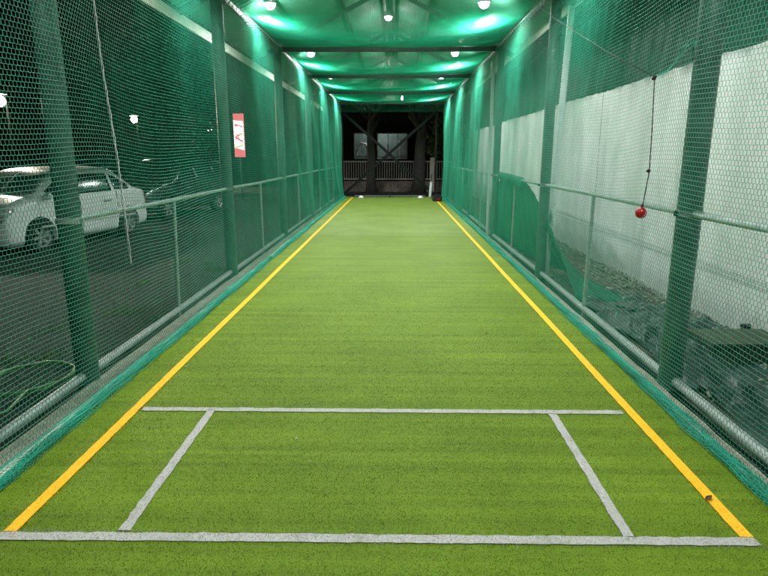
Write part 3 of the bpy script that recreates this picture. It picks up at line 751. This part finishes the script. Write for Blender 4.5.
t = thing('sign_banner', 'tall narrow lit red and white banner sign on a post beyond the car park net', 'sign', (-6.38, 24.2, -.25), -.15)
MB().tube([(0, .05, 0), (0, .05, 1.8)], .035, 10).build('sign_post', 'frame', t, smooth=True)
MB().box((0, .02, 2.56), (.44, .06, 1.72), ch=.008).build('panel', 'banner_red', t)
def flat(nm, mat, polys, k):
    mb = MB()
    for p in polys:
        n = len(p); yy = -.012 - .003 * k
        mb.add([(x, yy, z) for x, z in p] + [(x, -.009, z) for x, z in p], [tuple(range(n)), tuple(range(2 * n - 1, n - 1, -1))] + [(i, n + i, n + (i + 1) % n, (i + 1) % n) for i in range(n)])
    mb.build(nm, mat, t)
flat('ground_field', 'banner_white', [[(-.21, 2.08), (.21, 1.98), (.21, 3.12), (-.21, 3.16)]], 0)
flat('letter', 'banner_red', [[(-.17, 3.02), (.17, 2.94), (.17, 2.86), (-.17, 2.94)], [(-.17, 2.52), (.17, 2.68), (.17, 2.62), (-.17, 2.45)], [(-.17, 2.52), (.17, 2.36), (.17, 2.29), (-.17, 2.45)], [(-.05, 2.50), (.01, 2.50), (.01, 2.42), (-.05, 2.42)]], 1)
flat('disc', 'banner_white', [[(.15 * math.cos(a / 16 * 2 * PI), 2.79 + .15 * math.sin(a / 16 * 2 * PI)) for a in range(16)]], 2)
flat('stripe', 'banner_yellow', [[(-.20, 2.60), (.20, 2.66), (.20, 2.61), (-.20, 2.56)], [(-.2, 2.10), (.2, 2.22), (.2, 2.15), (-.2, 2.04)]], 2)

mb = MB()
pts = [( -2.62 + .27 * math.cos(a * .35) * (1 + .03 * math.sin(a)) , 3.85 + .32 * math.sin(a * .35), -.035 + .012 * (a % 18) / 18 + .01 * math.sin(a * .9)) for a in range(52)]
pts += [(-2.42, 3.3, -.03), (-2.6, 2.9, -.03), (-3.0, 2.6, -.05), (-3.6, 2.5, -.08)]
mb.tube(pts, .010, 8); tag(mb.build('garden_hose', 'hose', smooth=True), 'thin green hose coiled on the ground outside the car park side net', 'hose')
# weeds on the yard next to the rail
V, F = [], []
r = np.random.default_rng(5); n = 2600
cxs = r.uniform(-3.4, -2.2, 26); cys = r.uniform(2.0, 9.5, 26); k = r.integers(0, 26, n)
x = cxs[k] + r.normal(0, .07, n); y = cys[k] + r.normal(0, .09, n); z = np.array([gz(q) for q in x]); a = r.uniform(0, PI, n); hh = r.uniform(.02, .085, n)
V = np.stack([np.stack([x - np.cos(a) * .003, y - np.sin(a) * .003, z], 1), np.stack([x + np.cos(a) * .003, y + np.sin(a) * .003, z], 1), np.stack([x + r.normal(0, .025, n), y + r.normal(0, .025, n), z + hh], 1)], 1)
struct(np_mesh('weeds', V.reshape(-1, 3), np.arange(n * 3).reshape(-1, 3), 'leafl'), 'thin weeds growing outside the car park side rail', 'stuff')
mb = MB()
for k in range(2600):
    x = -2.2 - abs(random.gauss(0, 1.2)); y = random.uniform(2, 16); rr = random.uniform(.004, .016)
    R = Matrix.Rotation(random.uniform(0, 6), 3, 'Z')
    mb.add([R @ Vector((v.x * 1.2, v.y, v.z * .6)) * rr + Vector((x, y, gz(x) + rr * .3)) for v in sv], sf)
struct(mb.build('gravel', 'dark_stone'), 'loose gravel on the yard outside the car park side net', 'stuff')

# ------------------------------------------------------------------ cars
def catmull(P, u):
    n = len(P); i = min(int(u), n - 2); f = u - i
    p0, p1, p2, p3 = P[max(i - 1, 0)], P[i], P[i + 1], P[min(i + 2, n - 1)]
    T = .55
    m1 = (p2 - p0) * T * .8; m2 = (p3 - p1) * T * .8
    f2, f3 = f * f, f * f * f
    return p1 * (2 * f3 - 3 * f2 + 1) + m1 * (f3 - 2 * f2 + f) + p2 * (-2 * f3 + 3 * f2) + m2 * (f3 - f2)
def make_car(label, loc, rz, paint, st, wheel_x, wr, group, rails=False):
    t = thing('parked_car', label, 'car', loc, rz, group)
    # st rows: x, W, zs, zm, zb, yu, zu, zr
    SEC = []
    for (x, W, zs, zm, zb, yu, zu, zr) in st:
        SEC.append([np.array((x, W * .86, zs)), np.array((x, W * .99, zs + .10)), np.array((x, W * 1.0, zm)), np.array((x, W * .965, zb)), np.array((x, W * yu, zu)), np.array((x, W * yu * .82, zr)), np.array((x, 0, zr + .035))])
    def S(u, v, side=1):
        rows = [catmull([sec[k] for sec in SEC], u) for k in range(7)]
        p = catmull(rows, v); return np.array((p[0], p[1] * side, p[2]))
    nU, nV = (len(st) - 1) * 7, 30
    P = []
    for i in range(nU + 1):
        u = i * (len(st) - 1) / nU
        row = [S(u, 6 * j / nV, 1) for j in range(nV + 1)]; row += [S(u, 6 * j / nV, -1) for j in range(nV - 1, -1, -1)]
        P.append([tuple(p) for p in row])
    mb = MB().grid(P)
    n0, m0 = len(P), len(P[0])
    mb.f.append(tuple(range(m0 - 1, -1, -1))); mb.f.append(tuple((n0 - 1) * m0 + j for j in range(m0)))
    for i in range(n0 - 1): mb.f.append((i * m0, i * m0 + m0 - 1, (i + 1) * m0 + m0 - 1, (i + 1) * m0))
    body = mb.build('body', paint, t)
    bm = bmesh.new(); bm.from_mesh(body.data); bmesh.ops.recalc_face_normals(bm, faces=bm.faces); bm.to_mesh(body.data); bm.free()
    Wm = max(s[1] for s in st)
    for wx in wheel_x:
        cut = MB()
        for sd in (-1, 1):
            cut.lathe([(0, -.2), (wr + .055, -.2), (wr + .055, .2), (0, .2)], (wx, sd * (Wm - .06), wr), 'Y', 32)
        c = cut.build('cutter', None)
        bm = bmesh.new(); bm.from_mesh(c.data); bmesh.ops.remove_doubles(bm, verts=bm.verts, dist=1e-5); bmesh.ops.recalc_face_normals(bm, faces=bm.faces); bm.to_mesh(c.data); bm.free()
        par = body.parent; body.parent = None
        md = body.modifiers.new('arch', 'BOOLEAN'); md.object = c; md.operation = 'DIFFERENCE'; md.solver = 'EXACT'
        bpy.context.view_layer.update(); dg = bpy.context.evaluated_depsgraph_get()
        nm = bpy.data.meshes.new_from_object(body.evaluated_get(dg)); body.modifiers.clear(); body.data = nm; body.parent = par
        bpy.data.objects.remove(c)
    if not body.data.materials: body.data.materials.append(M[paint])
    body.data.polygons.foreach_set('use_smooth', [True] * len(body.data.polygons)); body.data.set_sharp_from_angle(angle=math.radians(50))
    def patch(nm, mat, u0, u1, v0, v1, off=.006, sides=(1, -1), nu=14, nv=10, v0b=None, v1b=None, join=False, par=None):
        for sd in sides:
            Q = []
            for i in range(nu + 1):
                f = i / nu; u = u0 + (u1 - u0) * f; va = v0 + ((v0b if v0b is not None else v0) - v0) * f; vb = v1 + ((v1b if v1b is not None else v1) - v1) * f; row = []
                for j in range(nv + 1):
                    v = va + (vb - va) * j / nv; e = .01
                    p = S(u, v, sd); du = S(min(u + e, len(st) - 1), v, sd) - S(max(u - e, 0), v, sd); dv = S(u, min(v + e, 6), sd) - S(u, max(v - e, 0), sd)
                    nn = np.cross(du, dv); L = np.linalg.norm(nn); nn = nn / L if L > 1e-9 else np.array((0, 0, 1.))
                    if nn[1] * sd < 0 and abs(nn[1]) > .15 or (abs(nn[1]) <= .15 and nn[2] < 0): nn = -nn
                    row.append(tuple(p + nn * off))
                Q.append(row)
            o = MB().grid(Q).build(nm, mat, par or t, smooth=True)
            md = o.modifiers.new('thick', 'SOLIDIFY'); md.thickness = .008; md.offset = 0
    return t, S, patch, Wm

MPV = [(1.99, .58, .26, .46, .62, .9, .65, .66), (1.92, .74, .20, .50, .74, .88, .78, .80), (1.78, .80, .17, .52, .83, .86, .90, .92), (1.50, .83, .17, .54, .90, .82, 1.00, 1.02),
       (1.26, .84, .17, .55, .94, .82, 1.04, 1.07), (.66, .845, .17, .55, .96, .79, 1.38, 1.475), (-.10, .845, .17, .55, .97, .78, 1.42, 1.53), (-1.02, .845, .17, .55, .98, .78, 1.38, 1.49),
       (-1.70, .83, .19, .55, .99, .80, 1.06, 1.10), (-1.93, .79, .22, .56, .94, .84, .99, 1.00), (-1.99, .74, .26, .56, .80, .9, .86, .88)]
SUVP = [(1.99, .58, .26, .46, .60, .9, .63, .64), (1.90, .74, .20, .50, .70, .88, .735, .75), (1.72, .80, .17, .52, .78, .86, .84, .86), (1.35, .83, .17, .54, .87, .82, .95, .97),
       (1.02, .84, .17, .55, .92, .82, 1.00, 1.03), (.40, .845, .17, .55, .95, .79, 1.38, 1.475), (-.45, .845, .17, .55, .965, .78, 1.41, 1.525), (-1.20, .845, .17, .55, .98, .78, 1.40, 1.51),
       (-1.78, .82, .19, .55, .99, .77, 1.33, 1.43), (-1.93, .79, .22, .56, .98, .82, 1.12, 1.18), (-1.99, .74, .26, .56, .80, .9, .86, .88)]
def car_details(t, S, patch, Wm, wheel_x, wr, dark, nst):
    patch('windshield', 'glass' if dark else 'windshield', 4.12, 4.93, 3.95, 6.0, .004, nu=16, nv=14, v0b=4.12)
    patch('front_window', 'glass', 4.50, 5.55, 3.14, 3.60, .004, v1b=3.93)
    patch('rear_window', 'glass', 5.64, 6.72, 3.14, 3.93, .004)
    if dark: patch('quarter_window', 'glass', 6.82, 7.75, 3.18, 3.92, .004, v1b=3.80)
    else: patch('quarter_window', 'glass', 6.82, 7.45, 3.18, 3.92, .004, v1b=3.55)
    patch('rear_glass', 'glass', 8.15 if dark else 7.15, 8.95 if dark else 7.85, 4.1, 6.0, .004)
    patch('headlight', 'headlamp', .55, 2.15, 2.55, 3.15, .006, v0b=2.85, v1b=3.12)
    patch('grille', 'dark', 0.08, .42, 2.5, 4.5, .006)
    patch('tail_light', 'tail', 8.9, 9.7, 2.3, 3.3, .006)
    patch('door_trim', 'dark' if dark else 'lamp_body', 4.0, 7.6, 1.72, 1.84, .008)
    for k, (u) in enumerate((4.05, 5.60, 6.85)):
        patch('door_gap', 'dark', u, u + .012, .9, 3.1, .0015, nu=1, nv=10)
    for u in (5.25, 6.42):
        patch('door_handle', 'lamp_body' if not dark else 'dark', u, u + .22, 2.66, 2.76, .022, nu=4, nv=3)
    for wx in wheel_x:
        for sd in (-1, 1):
            w = bpy.data.objects.new('wheel', None); COL.objects.link(w); w.parent = t; w.location = (wx, sd * (Wm - .10), wr)
            w.rotation_euler = (0, 0, 0 if sd < 0 else PI)
            MB().lathe([(wr * .62, -.095), (wr * .9, -.10), (wr * .985, -.07), (wr, 0), (wr * .985, .07), (wr * .9, .10), (wr * .62, .095)], (0, 0, 0), 'Y', 36).build('tyre', 'tyre', w, autosm=True)
            mb = MB().lathe([(wr * .64, -.10), (wr * .60, -.088), (wr * .57, -.03), (wr * .57, .05)], (0, 0, 0), 'Y', 36)
            mb.lathe([(0, -.082), (.05, -.080), (.06, -.06)], (0, 0, 0), 'Y', 16)
            for q in range(6):
                a = q * PI / 3 + .2; c, s_ = math.cos(a), math.sin(a)
                mb.box((c * wr * .31, -.068, s_ * wr * .31), (wr * .56, .022, .058), rot=Matrix.Rotation(-a, 3, 'Y'))
            mb.build('rim', 'rim', w, autosm=True)
            MB().lathe([(0, -.02), (wr * .57, -.015)], (0, 0, 0), 'Y', 24).build('brake_disc', 'dark', w)
    for sd in (-1, 1):
        mx_ = .86 if dark else 1.08
        m = MB().box((mx_, sd * (Wm + .055), 1.03), (.12, .17, .12), ch=.03); m.tube([(mx_ + .02, sd * (Wm - .09), .98), (mx_ + .01, sd * (Wm + .02), 1.0)], .018, 8)
        m.build('mirror', 'silver' if not dark else 'blackpaint', t, autosm=True)
    MB().box((2.0 if not dark else 2.17, 0, .42), (.015, .46, .11)).build('number_plate', 'plate', t)
    mb = MB()
WX = (1.27, -1.22)
t, S, patch, Wm = make_car('silver compact car facing the viewer behind the near left post', (-7.10, 11.95, -.25), math.atan2(-2.4, -.52), 'silver', MPV, WX, .31, 'cars parked in the yard')
car_details(t, S, patch, Wm, WX, .31, False, len(MPV))
SUV = [(x * 1.09, W * 1.06, zs + .06, zm * 1.1, zb * 1.09, yu * 1.02, zu * 1.09, zr * 1.09) for (x, W, zs, zm, zb, yu, zu, zr) in SUVP]
WX2 = (1.38, -1.33)
t, S, patch, Wm = make_car('glossy black car parked behind the silver one', (-6.95, 17.85, -.25), math.atan2(-2.5, -.62), 'blackpaint', SUV, WX2, .34, 'cars parked in the yard')
car_details(t, S, patch, Wm, WX2, .34, True, len(SUV))

# ------------------------------------------------------------------ sky, moon, camera
w = bpy.data.worlds.new('World'); SC.world = w; w.use_nodes = True
nt = w.node_tree; bg = nt.nodes['Background']
sk = nt.nodes.new('ShaderNodeTexSky'); sk.sky_type = 'NISHITA'; sk.sun_disc = False
sk.sun_elevation = math.radians(2); sk.sun_rotation = math.radians(200)
nt.links.new(sk.outputs[0], bg.inputs[0]); bg.inputs[1].default_value = .0016
d = bpy.data.lights.new('moon', 'SUN'); d.energy = .01; d.angle = math.radians(.5); d.color = (.8, .88, 1)
o = bpy.data.objects.new('moon', d); COL.objects.link(o); o.rotation_euler = (math.radians(50), 0, math.radians(200))

cam = bpy.data.cameras.new('camera'); cam.sensor_fit = 'HORIZONTAL'; cam.sensor_width = 36; cam.lens = 36 * 577 / 768; cam.clip_end = 2000; cam.clip_start = .05
co = bpy.data.objects.new('camera', cam); COL.objects.link(co)
co.location = (0, 0, 1.53); co.rotation_euler = (math.radians(90 - 12.961), 0, math.radians(1.103))
SC.camera = co
SC.render.engine = 'CYCLES'
cy = SC.cycles
cy.use_denoising = True; cy.max_bounces = 8; cy.diffuse_bounces = 4; cy.transparent_max_bounces = 8; cy.sample_clamp_indirect = 4
cy.use_adaptive_sampling = True; cy.adaptive_threshold = .01
vs = SC.view_settings; vs.view_transform = 'Standard'; vs.look = 'None'; vs.exposure = .14; vs.gamma = 1; vs.use_curve_mapping = False
